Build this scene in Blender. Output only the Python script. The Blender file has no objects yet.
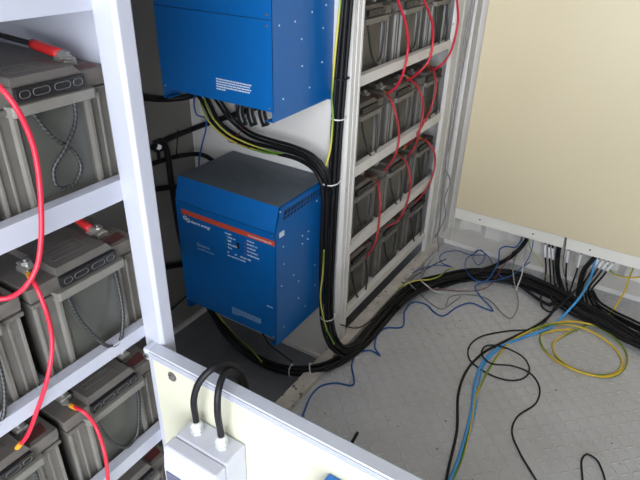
import bpy, bmesh, math, random
from mathutils import Vector, Matrix
random.seed(4)
SC = bpy.context.scene
COL = SC.collection
H = 1.40                                   # eye height above the plate floor, metres
YAW, PITCH, ROLL, FPX = map(float, (math.radians(31.4967), math.radians(29.8664), math.radians(1.7351), 567.8))

# ------------------------------------------------------------------ camera
def cam_axes():
    f = Vector((-math.sin(YAW)*math.cos(PITCH), math.cos(YAW)*math.cos(PITCH), -math.sin(PITCH)))
    r = Vector((math.cos(YAW), math.sin(YAW), 0)); u = r.cross(f)
    return (math.cos(ROLL)*r+math.sin(ROLL)*u, -math.sin(ROLL)*r+math.cos(ROLL)*u, f)
CR, CU, CF = cam_axes()
CP = Vector((0, 0, H))
cd = bpy.data.cameras.new('camera'); cam = bpy.data.objects.new('camera', cd); COL.objects.link(cam)
cd.sensor_width = 36; cd.lens = FPX/640*36; cd.clip_start = 0.02
m = Matrix((CR, CU, -CF)).transposed().to_4x4(); m.translation = CP; cam.matrix_world = m
SC.camera = cam
def U(px, py, x=None, y=None, z=None):
    """point of the photograph on a known plane of the room (metres)"""
    d = CR*((px-320)/FPX)-CU*((py-240)/FPX)+CF
    if x is not None: t = (x-CP.x)/d.x
    elif y is not None: t = (y-CP.y)/d.y
    else: t = (z-CP.z)/d.z
    return CP+d*t

# ------------------------------------------------------------------ materials
def mat(name, col, rough=0.5, metal=0.0, bump=0.0, bscale=60, var=0.0, vscale=8, coat=0.0, spec=0.5, dirt=None, dscale=12, dth=0.62):
    mt = bpy.data.materials.new(name); mt.use_nodes = True
    nt = mt.node_tree; b = nt.nodes['Principled BSDF']
    b.inputs['Base Color'].default_value = (*col, 1); b.inputs['Roughness'].default_value = rough
    b.inputs['Metallic'].default_value = metal; b.inputs['Coat Weight'].default_value = coat
    b.inputs['Specular IOR Level'].default_value = spec
    tc = nt.nodes.new('ShaderNodeTexCoord')
    cur = None
    if var > 0:
        n = nt.nodes.new('ShaderNodeTexNoise'); n.inputs['Scale'].default_value = vscale; n.inputs['Detail'].default_value = 6
        nt.links.new(tc.outputs['Object'], n.inputs['Vector'])
        r = nt.nodes.new('ShaderNodeValToRGB')
        r.color_ramp.elements[0].position = .3; r.color_ramp.elements[1].position = .7
        r.color_ramp.elements[0].color = (*[c*(1-var) for c in col], 1)
        r.color_ramp.elements[1].color = (*[min(1, c*(1+var)) for c in col], 1)
        nt.links.new(n.outputs['Fac'], r.inputs['Fac']); cur = r.outputs['Color']
        nt.links.new(cur, b.inputs['Base Color'])
    if dirt:
        n = nt.nodes.new('ShaderNodeTexNoise'); n.inputs['Scale'].default_value = dscale; n.inputs['Detail'].default_value = 8
        nt.links.new(tc.outputs['Object'], n.inputs['Vector'])
        r = nt.nodes.new('ShaderNodeValToRGB')
        r.color_ramp.elements[0].position = dth; r.color_ramp.elements[1].position = min(1, dth+.08)
        r.color_ramp.elements[0].color = (0, 0, 0, 1); r.color_ramp.elements[1].color = (1, 1, 1, 1)
        nt.links.new(n.outputs['Fac'], r.inputs['Fac'])
        mx = nt.nodes.new('ShaderNodeMix'); mx.data_type = 'RGBA'
        nt.links.new(r.outputs['Color'], mx.inputs[0])
        if cur: nt.links.new(cur, mx.inputs[6])
        else: mx.inputs[6].default_value = (*col, 1)
        mx.inputs[7].default_value = (*dirt, 1)
        nt.links.new(mx.outputs[2], b.inputs['Base Color'])
    if bump > 0:
        n = nt.nodes.new('ShaderNodeTexNoise'); n.inputs['Scale'].default_value = bscale; n.inputs['Detail'].default_value = 4
        nt.links.new(tc.outputs['Object'], n.inputs['Vector'])
        bp = nt.nodes.new('ShaderNodeBump'); bp.inputs['Strength'].default_value = bump; bp.inputs['Distance'].default_value = .002
        nt.links.new(n.outputs['Fac'], bp.inputs['Height']); nt.links.new(bp.outputs['Normal'], b.inputs['Normal'])
    return mt

M = {}
M['rack'] = mat('rack_paint', (.44, .45, .51), .38, var=.04, vscale=5)  # near copy: bluish daylight put into the paint, darkened against light falloff
M['rackwarm'] = mat('rack_paint_far', (.70, .675, .64), .45, var=.08, vscale=6, dirt=(.22, .19, .16), dscale=25, dth=.70)  # far copy: warm light put into the paint, lightened against falloff; dirt is real
M['wall'] = mat('container_paint', (.76, .735, .70), .5, var=.06, vscale=3, bump=.15, bscale=30, dirt=(.30, .25, .20), dscale=14, dth=.68)
M['leftwall'] = mat('shaded_wall_paint', (.24, .225, .20), .6, var=.1, vscale=5)  # same paint as the partition, with the recess shade put into the colour
M['sidewall'] = mat('low_bounce_grey', (.30, .30, .30), .6)  # grey picked to keep bounce light off the unseen right wall low
M['panelwall'] = mat('partition_paint', (.80, .77, .73), .35, var=.05, vscale=2, dirt=(.40, .34, .29), dscale=9, dth=.68)
M['cream'] = mat('cream_board', (.57, .56, .43), .45, var=.03, vscale=4, dirt=(.62, .58, .42), dscale=22, dth=.66)
M['cabinet'] = mat('cabinet_beige', (.78, .675, .455), .4, var=.02, vscale=2)
M['cabstrip'] = mat('cabinet_cream', (.93, .90, .81), .4, var=.03)
M['alu'] = mat('aluminium', (.58, .60, .66), .38, .3, bump=.05, bscale=200)
M['aludark'] = mat('aluminium_groove', (.13, .12, .11), .5, .2)
M['bat'] = mat('battery_plastic', (.118, .110, .096), .32, var=.14, vscale=14, bump=.25, bscale=90)
M['batlid'] = mat('battery_lid', (.115, .103, .090), .5, var=.20, vscale=22, bump=.3, bscale=120)
M['batdark'] = mat('battery_label', (.075, .075, .064), .3, var=.1, vscale=9)
M['batlight'] = mat('battery_rib', (.165, .155, .135), .4, var=.1, vscale=20)
M['black'] = mat('black_plastic', (.012, .012, .014), .35)
M['cable'] = mat('black_cable', (.008, .008, .009), .5, spec=.3)
M['cablegrey'] = mat('grey_cable', (.26, .25, .25), .45)
M['cablewhite'] = mat('white_cable', (.60, .60, .60), .45)
M['red'] = mat('red_cable', (.62, .018, .045), .38)
M['reddull'] = mat('red_cable_dull', (.42, .035, .045), .5)  # duller, darker red for far rack cables below the top shelf
M['redboot'] = mat('red_boot', (.55, .02, .02), .4)
M['darkred'] = mat('dark_red_wire', (.16, .02, .02), .45)
M['blue'] = mat('blue_cable', (.012, .09, .32), .4)
M['sky'] = mat('light_blue_cable', (.06, .36, .78), .4)
M['orange'] = mat('orange_lug', (.72, .30, .02), .45)
M['silver'] = mat('tinned_lug', (.62, .60, .55), .3, .85, bump=.3, bscale=300)
M['steel'] = mat('steel_bolt', (.45, .44, .42), .35, .9)
M['white'] = mat('white_print', (.62, .70, .78), .6)
M['dimprint'] = mat('faded_print', (.22, .36, .52), .6)
M['sticker'] = mat('dark_red_sticker', (.09, .022, .020), .5)
M['tie'] = mat('white_tie', (.75, .74, .72), .5)
M['sleeve'] = mat('white_marker', (.85, .86, .86), .4)
M['inv'] = mat('inverter_blue', (.002, .12, .40), .33, var=.03, vscale=40, coat=.15)
M['invtop'] = mat('inverter_top_dusty', (.085, .105, .13), .45, var=.12, vscale=30)
M['stripe'] = mat('inverter_stripe', (.62, .075, .03), .45)
M['box'] = mat('junction_grey', (.52, .525, .58), .4, var=.01)
M['boxdark'] = mat('junction_smoked_window', (.14, .14, .20), .15)
M['gland'] = mat('gland_white', (.52, .53, .52), .4)
M['bluebox'] = mat('blue_socket', (.01, .14, .46), .35)
M['rail'] = mat('dirty_rail', (.56, .52, .47), .6, var=.2, vscale=20, dirt=(.13, .09, .06), dscale=40, dth=.6)
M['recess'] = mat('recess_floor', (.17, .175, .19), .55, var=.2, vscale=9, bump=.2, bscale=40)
M['yellow'] = mat('yellow_print', (.7, .6, .05), .5)
M['ledred'] = mat('led_red', (.35, .03, .03), .3)
M['ledgreen'] = mat('led_green', (.03, .25, .05), .3)

def stripe_mat(name, c1, c2, scale=1.0, frac=.5):
    """two-colour cable insulation: colour depends on the angle around the cable (uv x)"""
    mt = bpy.data.materials.new(name); mt.use_nodes = True; nt = mt.node_tree; b = nt.nodes['Principled BSDF']
    b.inputs['Roughness'].default_value = .4
    uv = nt.nodes.new('ShaderNodeUVMap'); uv.uv_map = 'uv'
    sp = nt.nodes.new('ShaderNodeSeparateXYZ'); nt.links.new(uv.outputs[0], sp.inputs[0])
    mu = nt.nodes.new('ShaderNodeMath'); mu.operation = 'MULTIPLY_ADD'; mu.inputs[1].default_value = scale
    nt.links.new(sp.outputs[1], mu.inputs[0]); nt.links.new(sp.outputs[0], mu.inputs[2])
    fr = nt.nodes.new('ShaderNodeMath'); fr.operation = 'FRACT'; nt.links.new(mu.outputs[0], fr.inputs[0])
    gt = nt.nodes.new('ShaderNodeMath'); gt.operation = 'GREATER_THAN'; gt.inputs[1].default_value = frac
    nt.links.new(fr.outputs[0], gt.inputs[0])
    mx = nt.nodes.new('ShaderNodeMix'); mx.data_type = 'RGBA'
    mx.inputs[6].default_value = (*c1, 1); mx.inputs[7].default_value = (*c2, 1)
    nt.links.new(gt.outputs[0], mx.inputs[0]); nt.links.new(mx.outputs[2], b.inputs['Base Color'])
    return mt
M['yg'] = stripe_mat('yellow_green_cable', (.62, .54, .09), (.13, .26, .03), 3.0, .60)
M['rope'] = stripe_mat('braided_rope', (.010, .010, .011), (.05, .047, .043), 130, .6)

M['ygold'] = stripe_mat('gold_green_cable', (.74, .50, .04), (.15, .25, .03), 2.2, .62)
def floor_mat():
    mt = bpy.data.materials.new('tread_plate'); mt.use_nodes = True; nt = mt.node_tree; N = nt.nodes; L = nt.links
    b = N['Principled BSDF']
    tc = N.new('ShaderNodeTexCoord')
    def math_(op, a, c=None, d=None):
        n = N.new('ShaderNodeMath'); n.operation = op
        for i, v in enumerate((a, c, d)):
            if v is None: continue
            if isinstance(v, (int, float)): n.inputs[i].default_value = v
            else: L.new(v, n.inputs[i])
        return n.outputs[0]
    sp = N.new('ShaderNodeSeparateXYZ'); L.new(tc.outputs['Object'], sp.inputs[0])
    p = 1/.030
    u = math_('MULTIPLY', sp.outputs[0], p); v = math_('MULTIPLY', sp.outputs[1], p)
    iu = math_('FLOOR', u); iv = math_('FLOOR', v)
    fu = math_('SUBTRACT', math_('FRACT', u), .5); fv = math_('SUBTRACT', math_('FRACT', v), .5)
    par = math_('ABSOLUTE', math_('MODULO', math_('ADD', iu, iv), 2.0))
    sgn = math_('SUBTRACT', math_('MULTIPLY', par, 2.0), 1.0)
    fvs = math_('MULTIPLY', fv, sgn)
    a = math_('MULTIPLY', math_('ADD', fu, fvs), .7071); c = math_('MULTIPLY', math_('SUBTRACT', fu, fvs), .7071)
    e = math_('ADD', math_('POWER', math_('ABSOLUTE', math_('DIVIDE', a, .50)), 2.0), math_('POWER', math_('ABSOLUTE', math_('DIVIDE', c, .14)), 2.0))
    mr = N.new('ShaderNodeMapRange'); mr.interpolation_type = 'SMOOTHSTEP'
    L.new(e, mr.inputs[0]); mr.inputs[1].default_value = 1.1; mr.inputs[2].default_value = .25; mr.inputs[3].default_value = 0; mr.inputs[4].default_value = 1
    bp = N.new('ShaderNodeBump'); bp.inputs['Strength'].default_value = .7; bp.inputs['Distance'].default_value = .003
    L.new(mr.outputs[0], bp.inputs['Height'])
    n2 = N.new('ShaderNodeTexNoise'); n2.inputs['Scale'].default_value = 70; n2.inputs['Detail'].default_value = 5; L.new(tc.outputs['Object'], n2.inputs['Vector'])
    b2 = N.new('ShaderNodeBump'); b2.inputs['Strength'].default_value = .12; b2.inputs['Distance'].default_value = .002
    L.new(n2.outputs['Fac'], b2.inputs['Height']); L.new(bp.outputs['Normal'], b2.inputs['Normal']); L.new(b2.outputs['Normal'], b.inputs['Normal'])
    # large dusty variation
    n1 = N.new('ShaderNodeTexNoise'); n1.inputs['Scale'].default_value = 3.0; n1.inputs['Detail'].default_value = 9; n1.inputs['Roughness'].default_value = .62
    L.new(tc.outputs['Object'], n1.inputs['Vector'])
    cr = N.new('ShaderNodeValToRGB'); L.new(n1.outputs['Fac'], cr.inputs['Fac'])
    cr.color_ramp.elements[0].position = .3; cr.color_ramp.elements[0].color = (.46, .46, .475, 1)
    cr.color_ramp.elements[1].position = .7; cr.color_ramp.elements[1].color = (.58, .585, .61, 1)
    # lug tops mixed lighter than the plate
    mx = N.new('ShaderNodeMix'); mx.data_type = 'RGBA'; L.new(math_('MULTIPLY', mr.outputs[0], .45), mx.inputs[0])
    L.new(cr.outputs['Color'], mx.inputs[6]); mx.inputs[7].default_value = (.74, .74, .75, 1)
    # dark scuffs and crumbs
    n3 = N.new('ShaderNodeTexNoise'); n3.inputs['Scale'].default_value = 6.5; n3.inputs['Detail'].default_value = 10; n3.inputs['Roughness'].default_value = .7
    L.new(tc.outputs['Object'], n3.inputs['Vector'])
    m3 = N.new('ShaderNodeMapRange'); L.new(n3.outputs['Fac'], m3.inputs[0]); m3.inputs[1].default_value = .655; m3.inputs[2].default_value = .73
    mx2 = N.new('ShaderNodeMix'); mx2.data_type = 'RGBA'; L.new(math_('MULTIPLY', m3.outputs[0], .7), mx2.inputs[0])
    L.new(mx.outputs[2], mx2.inputs[6]); mx2.inputs[7].default_value = (.10, .085, .07, 1)
    vo = N.new('ShaderNodeTexVoronoi'); vo.inputs['Scale'].default_value = 17; L.new(tc.outputs['Object'], vo.inputs['Vector'])
    m4 = N.new('ShaderNodeMapRange'); L.new(vo.outputs['Distance'], m4.inputs[0]); m4.inputs[1].default_value = .075; m4.inputs[2].default_value = .045
    mx3 = N.new('ShaderNodeMix'); mx3.data_type = 'RGBA'; L.new(math_('MULTIPLY', m4.outputs[0], .8), mx3.inputs[0])
    L.new(mx2.outputs[2], mx3.inputs[6]); mx3.inputs[7].default_value = (.07, .05, .04, 1)
    L.new(mx3.outputs[2], b.inputs['Base Color'])
    b.inputs['Roughness'].default_value = .5; b.inputs['Metallic'].default_value = .15
    return mt
M['floor'] = floor_mat()

# ------------------------------------------------------------------ mesh helpers
def finish(name, bm, m_, parent=None, smooth=False, bevel=0):
    me = bpy.data.meshes.new(name)
    bmesh.ops.recalc_face_normals(bm, faces=bm.faces[:])
    bm.to_mesh(me); bm.free()
    o = bpy.data.objects.new(name, me); COL.objects.link(o)
    ms = m_ if isinstance(m_, (list, tuple)) else [m_]
    for k in ms: me.materials.append(M[k] if isinstance(k, str) else k)
    if smooth:
        for p in me.polygons: p.use_smooth = True
    if bevel:
        md = o.modifiers.new('bevel', 'BEVEL'); md.width = bevel; md.segments = 2; md.limit_method = 'ANGLE'; md.angle_limit = math.radians(40)
    if parent: o.parent = parent
    return o
def box(bm, x0, x1, y0, y1, z0, z1, mi=0):
    v = [bm.verts.new((x, y, z)) for x in (x0, x1) for y in (y0, y1) for z in (z0, z1)]
    for q in ((0, 1, 3, 2), (4, 6, 7, 5), (0, 4, 5, 1), (2, 3, 7, 6), (0, 2, 6, 4), (1, 5, 7, 3)):
        f = bm.faces.new([v[i] for i in q]); f.material_index = mi
    return v
def prism(bm, poly, axis, a, b, mi=0):
    """extrude a 2D outline along an axis ('x': poly is (y,z), 'y': (x,z), 'z': (x,y))"""
    def P(p, t): return {'x': (t, p[0], p[1]), 'y': (p[0], t, p[1]), 'z': (p[0], p[1], t)}[axis]
    A = [bm.verts.new(P(p, a)) for p in poly]; B = [bm.verts.new(P(p, b)) for p in poly]
    bm.faces.new(A).material_index = mi; bm.faces.new(B[::-1]).material_index = mi
    n = len(poly)
    for i in range(n): bm.faces.new((A[i], A[(i+1) % n], B[(i+1) % n], B[i])).material_index = mi
def cyl(bm, c, axis, r, h, n=16, mi=0, r2=None):
    c = Vector(c); ax = Vector(axis).normalized(); r2 = r if r2 is None else r2
    s = ax.orthogonal().normalized(); t = ax.cross(s)
    A = []; B = []
    for i in range(n):
        a = 2*math.pi*i/n; d = s*math.cos(a)+t*math.sin(a)
        A.append(bm.verts.new(c+d*r)); B.append(bm.verts.new(c+ax*h+d*r2))
    bm.faces.new(A[::-1]).material_index = mi; bm.faces.new(B).material_index = mi
    for i in range(n): bm.faces.new((A[i], A[(i+1) % n], B[(i+1) % n], B[i])).material_index = mi
def spline(pts, step=.012, loop=False):
    pts = [Vector(p) for p in pts]; out = []
    n = len(pts)
    if n == 2: pts = [pts[0], (pts[0]+pts[1])/2, pts[1]]; n = 3
    for i in range(n-1):
        p0 = pts[i-1] if i > 0 else pts[0]*2-pts[1]; p1 = pts[i]; p2 = pts[i+1]; p3 = pts[i+2] if i+2 < n else pts[-1]*2-pts[-2]
        # centripetal catmull-rom
        t0 = 0; t1 = t0+max((p1-p0).length, 1e-6)**.5; t2 = t1+max((p2-p1).length, 1e-6)**.5; t3 = t2+max((p3-p2).length, 1e-6)**.5
        k = max(2, int((p2-p1).length/step))
        for j in range(k):
            t = t1+(t2-t1)*j/k
            A1 = p0*((t1-t)/(t1-t0))+p1*((t-t0)/(t1-t0)); A2 = p1*((t2-t)/(t2-t1))+p2*((t-t1)/(t2-t1)); A3 = p2*((t3-t)/(t3-t2))+p3*((t-t2)/(t3-t2))
            B1 = A1*((t2-t)/(t2-t0))+A2*((t-t0)/(t2-t0)); B2 = A2*((t3-t)/(t3-t1))+A3*((t-t1)/(t3-t1))
            out.append(B1*((t2-t)/(t2-t1))+B2*((t-t1)/(t2-t1)))
    out.append(pts[-1])
    return out
def tube(bm, pts, r, n=8, mi=0, step=.012, raw=False):
    path = [Vector(p) for p in pts] if raw else spline(pts, step)
    uvl = bm.loops.layers.uv.get('uv') or bm.loops.layers.uv.new('uv')
    rings = []; N = None; dist = 0; ds = []
    for i, p in enumerate(path):
        t = (path[min(i+1, len(path)-1)]-path[max(i-1, 0)])
        if t.length < 1e-9: t = Vector((0, 0, 1))
        t.normalize()
        if N is None: N = t.orthogonal().normalized()
        N = (N-t*N.dot(t));
        if N.length < 1e-6: N = t.orthogonal()
        N.normalize(); B = t.cross(N)
        if i: dist += (p-path[i-1]).length
        ds.append(dist)
        rr = r[i] if isinstance(r, list) else r
        rings.append([bm.verts.new(p+(N*math.cos(2*math.pi*k/n)+B*math.sin(2*math.pi*k/n))*rr) for k in range(n)])
    for i in range(len(rings)-1):
        for k in range(n):
            f = bm.faces.new((rings[i][k], rings[i][(k+1) % n], rings[i+1][(k+1) % n], rings[i+1][k])); f.material_index = mi; f.smooth = True
            for lp, uv in zip(f.loops, ((k/n, ds[i]), ((k+1)/n, ds[i]), ((k+1)/n, ds[i+1]), (k/n, ds[i+1]))):
                lp[uvl].uv = uv
    bm.faces.new(rings[0][::-1]).material_index = mi; bm.faces.new(rings[-1]).material_index = mi
def tag(o, label, cat, group=None, kind=None):
    if label: o['label'] = label
    if cat: o['category'] = cat
    if group: o['group'] = group
    if kind: o['kind'] = kind
    return o
def empty(name, loc, label, cat, group=None):
    o = bpy.data.objects.new(name, None); COL.objects.link(o); o.location = loc; o.empty_display_size = .05
    return tag(o, label, cat, group)
def struct(name, bm, m_, bevel=0):
    o = finish(name, bm, m_, None, bevel=bevel); o['kind'] = 'structure'; return o
def part(name, bm, m_, root, **k):
    """mesh written in world coordinates, parented to a root that stands at its own place"""
    bmesh.ops.translate(bm, verts=bm.verts[:], vec=-root_loc(root))
    return finish(name, bm, m_, root, **k)
def root_loc(o):
    v = Vector(o.location)
    while o.parent: o = o.parent; v += Vector(o.location)
    return v
def cable(name, label, pts, r, m_, group=None, cat='cable', n=8, step=.012, parent=None):
    bm = bmesh.new(); pts = [Vector(p) for p in pts]; o0 = pts[0].copy()
    tube(bm, [p-o0 for p in pts], r, n=n, step=step)
    o = finish(name, bm, m_); o.location = o0
    return tag(o, label, cat, group)
def text_mesh(body, size, name, parent, m_, loc, xdir, updir, align='LEFT', ext=.0006, shear=0, bold=0):
    c = bpy.data.curves.new(name, 'FONT'); c.body = body; c.size = size; c.align_x = align; c.extrude = ext; c.shear = shear; c.offset = bold
    to = bpy.data.objects.new(name, c); COL.objects.link(to)
    dg = bpy.context.evaluated_depsgraph_get(); me = bpy.data.meshes.new_from_object(to.evaluated_get(dg))
    bpy.data.objects.remove(to)
    o = bpy.data.objects.new(name, me); COL.objects.link(o); me.materials.clear(); me.materials.append(M[m_])
    X = Vector(xdir).normalized(); Y = Vector(updir).normalized(); Z = X.cross(Y)
    R = Matrix((X, Y, Z)).transposed().to_4x4(); R.translation = Vector(loc)-root_loc(parent)
    me.transform(R); o.parent = parent
    return o

# ------------------------------------------------------------------ key dimensions (metres)
XW = -1.02*H          # left container wall
X2 = -.569*H          # front plane of far rack
X1 = -.538*H          # front plane of near rack
YP = 1.02*H           # partition face that carries the inverters
YF = 1.715*H          # cabinet front
YE = 1.79*H           # far container wall
ZR = -.055*H          # recess floor
XR = 1.05; ZC = 2.45; YN = -2.4
FX0 = -.575*H         # left edge of the plate floor rail

# ------------------------------------------------------------------ setting
bm = bmesh.new(); box(bm, -.755, XR, YN, YE+.1, -.05, 0); struct('floor', bm, 'floor')
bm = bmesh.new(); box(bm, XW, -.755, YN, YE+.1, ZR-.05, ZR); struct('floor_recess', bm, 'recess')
bm = bmesh.new()
box(bm, -.808, -.757, YN, YE-.08, ZR, .021); o = struct('trim_1', bm, 'rail', bevel=.002)
bm = bmesh.new(); box(bm, XW-.05, XW, YN, YE+.1, ZR-.05, ZC); struct('wall_left', bm, 'leftwall')
bm = bmesh.new(); box(bm, XR, XR+.05, -.9, YE+.1, -.05, ZC); struct('wall_right', bm, 'sidewall')
bm = bmesh.new(); box(bm, XW-.05, XR+.05, YN, YE+.1, ZC, ZC+.05); struct('ceiling', bm, 'wall')
bm = bmesh.new(); box(bm, XW-.05, -.30, YN-.04, YN, ZR-.05, ZC); struct('wall_near_blocker', bm, 'wall')  # unseen wall added to block sky light left of the opening
# corrugated far wall
bm = bmesh.new(); pr = []; x = XW; d = .032
while x < XR+.1:
    pr += [(x, YE), (x+.075, YE), (x+.105, YE+d), (x+.180, YE+d)]; x += .210
poly = pr+[(pr[-1][0], YE+.08), (XW, YE+.08)]
prism(bm, poly, 'z', -.05, ZC); struct('wall_far', bm, 'wall')
# sill at the foot of the far wall
bm = bmesh.new(); prism(bm, [(YF+.012, 0), (YF+.012, .022), (YE+.03, .045), (YE+.03, 0)], 'x', XW+.4, XR); struct('trim_2', bm, 'wall')
# corner column right of the far rack, folded sheet
bm = bmesh.new()
xa = -.789
prism(bm, [(xa-.14, 1.695*H), (xa+.004, 1.695*H), (xa+.004, 1.712*H), (xa-.012, 1.715*H), (xa-.012, 1.73*H), (xa+.012, 1.737*H), (xa+.012, YE+.01), (xa-.14, YE+.01)], 'z', 0, ZC)
struct('trim_3', bm, 'wall')
# partition that carries the inverters, with a small flange at its foot
bm = bmesh.new(); box(bm, XW, X2-.0065, YP, YP+.025, ZR, ZC); box(bm, XW, X2-.030, YP-.012, YP+.002, ZR, ZR+.016)
struct('wall_partition', bm, 'panelwall')
bm = bmesh.new(); box(bm, XW, XW+.014, .2, YP, ZR, ZR+.018); struct('baseboard_left', bm, 'panelwall')

# ------------------------------------------------------------------ racks
def rack(label, xf, y0, y1, levels, ylist, mk, depth, zb, xp, groove=False, ztop=2.0):
    """xf: front plane of the beams, xp: front plane of the posts"""
    r = empty('battery_rack', (xf-depth/2, (y0+y1)/2, zb), label, 'rack', None)
    for (ya, yb) in ylist:
        w = yb-ya; bm = bmesh.new()
        if groove:
            prism(bm, [(xp, ya+.010), (xp, ya+.40*w), (xp-.004, ya+.43*w), (xp-.004, ya+.48*w), (xp, ya+.51*w), (xp, ya+.76*w), (xp-.004, ya+.79*w), (xp-.004, ya+.83*w), (xp, ya+.86*w), (xp, yb), (xp-.014, yb), (xp-.014, ya)], 'z', zb, ztop)
        else:
            prism(bm, [(xp, ya+.006), (xp, yb-.003), (xp-.003, yb), (xf-.002, yb), (xf-.002, ya), (xp-.006, ya)], 'z', zb, ztop)
        part('post', bm, mk, r, bevel=.0015)
        bm = bmesh.new(); box(bm, xf-depth, xf-depth+.04, ya, min(yb, ya+.05), zb, ztop); part('post', bm, mk, r, bevel=.0015)
    for (z0, z1) in levels:
        for xx in (xf-.0005, xf-depth+.04):
            bm = bmesh.new(); th = .003
            prism(bm, [(xx, z0), (xx, z1), (xx-.022, z1), (xx-.022, z1-th), (xx-th, z1-th), (xx-th, z0+th), (xx-.03, z0+th), (xx-.03, z0)], 'y', y0, y1)
            part('beam', bm, mk, r, bevel=.0008)
        bm = bmesh.new(); box(bm, xf-depth+.03, xf-.018, y0, y1, z0+.003, z0+.008); part('shelf', bm, mk, r)
    return r
# near rack (left of the picture)
s = .945
def Z1(zp): return (1-(1-zp)*s)*H
L1 = [(Z1(.901), Z1(.936)), (Z1(.668), Z1(.697)), (Z1(.440), Z1(.461)), (Z1(.215), Z1(.240)), (Z1(-.01), Z1(.015))]
PY1 = (.574, .609)
r_ = rack('white steel battery rack in the foreground at the left edge', X1, -.30, PY1[1]-.006, L1, [PY1, (-.32, -.28)], 'rack', .64, ZR, -.707)
bm = bmesh.new(); box(bm, X1-.60, X1-.006, .615, .619, 1.02, 2.0); part('side_panel', bm, 'rack', r_)
L2 = [(.89*H, .912*H), (.682*H, .705*H), (.472*H, .497*H), (.265*H, .290*H), (.064*H, .088*H)]
PY2 = (1.421, 1.490)
PY3 = (2.237, 2.405)
rack('steel battery rack behind the inverters with four shelves of batteries', X2, PY2[0]+.04, PY3[1]-.01, L2, [PY2, PY3], 'rackwarm', .62, .0215, -.789, groove=True)

# ------------------------------------------------------------------ batteries
BW = .228
def rope_mesh(kind):
    """braided carrying rope hanging from the front ledge; local coordinates of the battery"""
    bm = bmesh.new(); w = .050; z = .166; x = .006
    if kind == 'U': p = [(x-.004, -w, z), (x+.002, -w+.003, z-.04), (x+.006, -w*.62, z-.095), (x+.010, -.004, z-.128), (x+.010, w*.45, z-.120), (x+.006, w*.8, z-.075), (x+.002, w, z-.03), (x-.004, w, z)]
    elif kind == 'D': p = [(x-.004, -w, z), (x+.002, -w+.006, z-.05), (x+.012, -w*.55, z-.105), (x+.020, -.004, z-.146), (x+.020, w*.35, z-.150), (x+.014, w*.78, z-.110), (x+.003, w, z-.05), (x-.004, w, z)]
    elif kind == 'X': p = [(x-.004, -w+.01, z), (x+.004, -.018, z-.050), (x+.008, .010, z-.082), (x+.010, .016, z-.112), (x+.010, -.006, z-.134), (x+.010, -.030, z-.128), (x+.008, -.030, z-.100), (x+.012, -.004, z-.070), (x+.006, .026, z-.035), (x-.004, .036, z)]
    else: p = [(x-.004, -w, z), (x+.01, -w-.004, z-.07), (x+.022, -.03, z-.145), (x+.026, .0, z-.165), (x+.022, .03, z-.140), (x+.010, w+.006, z-.08), (x-.004, w, z)]
    tube(bm, p, .0036, n=8, step=.006)
    return bm
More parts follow.
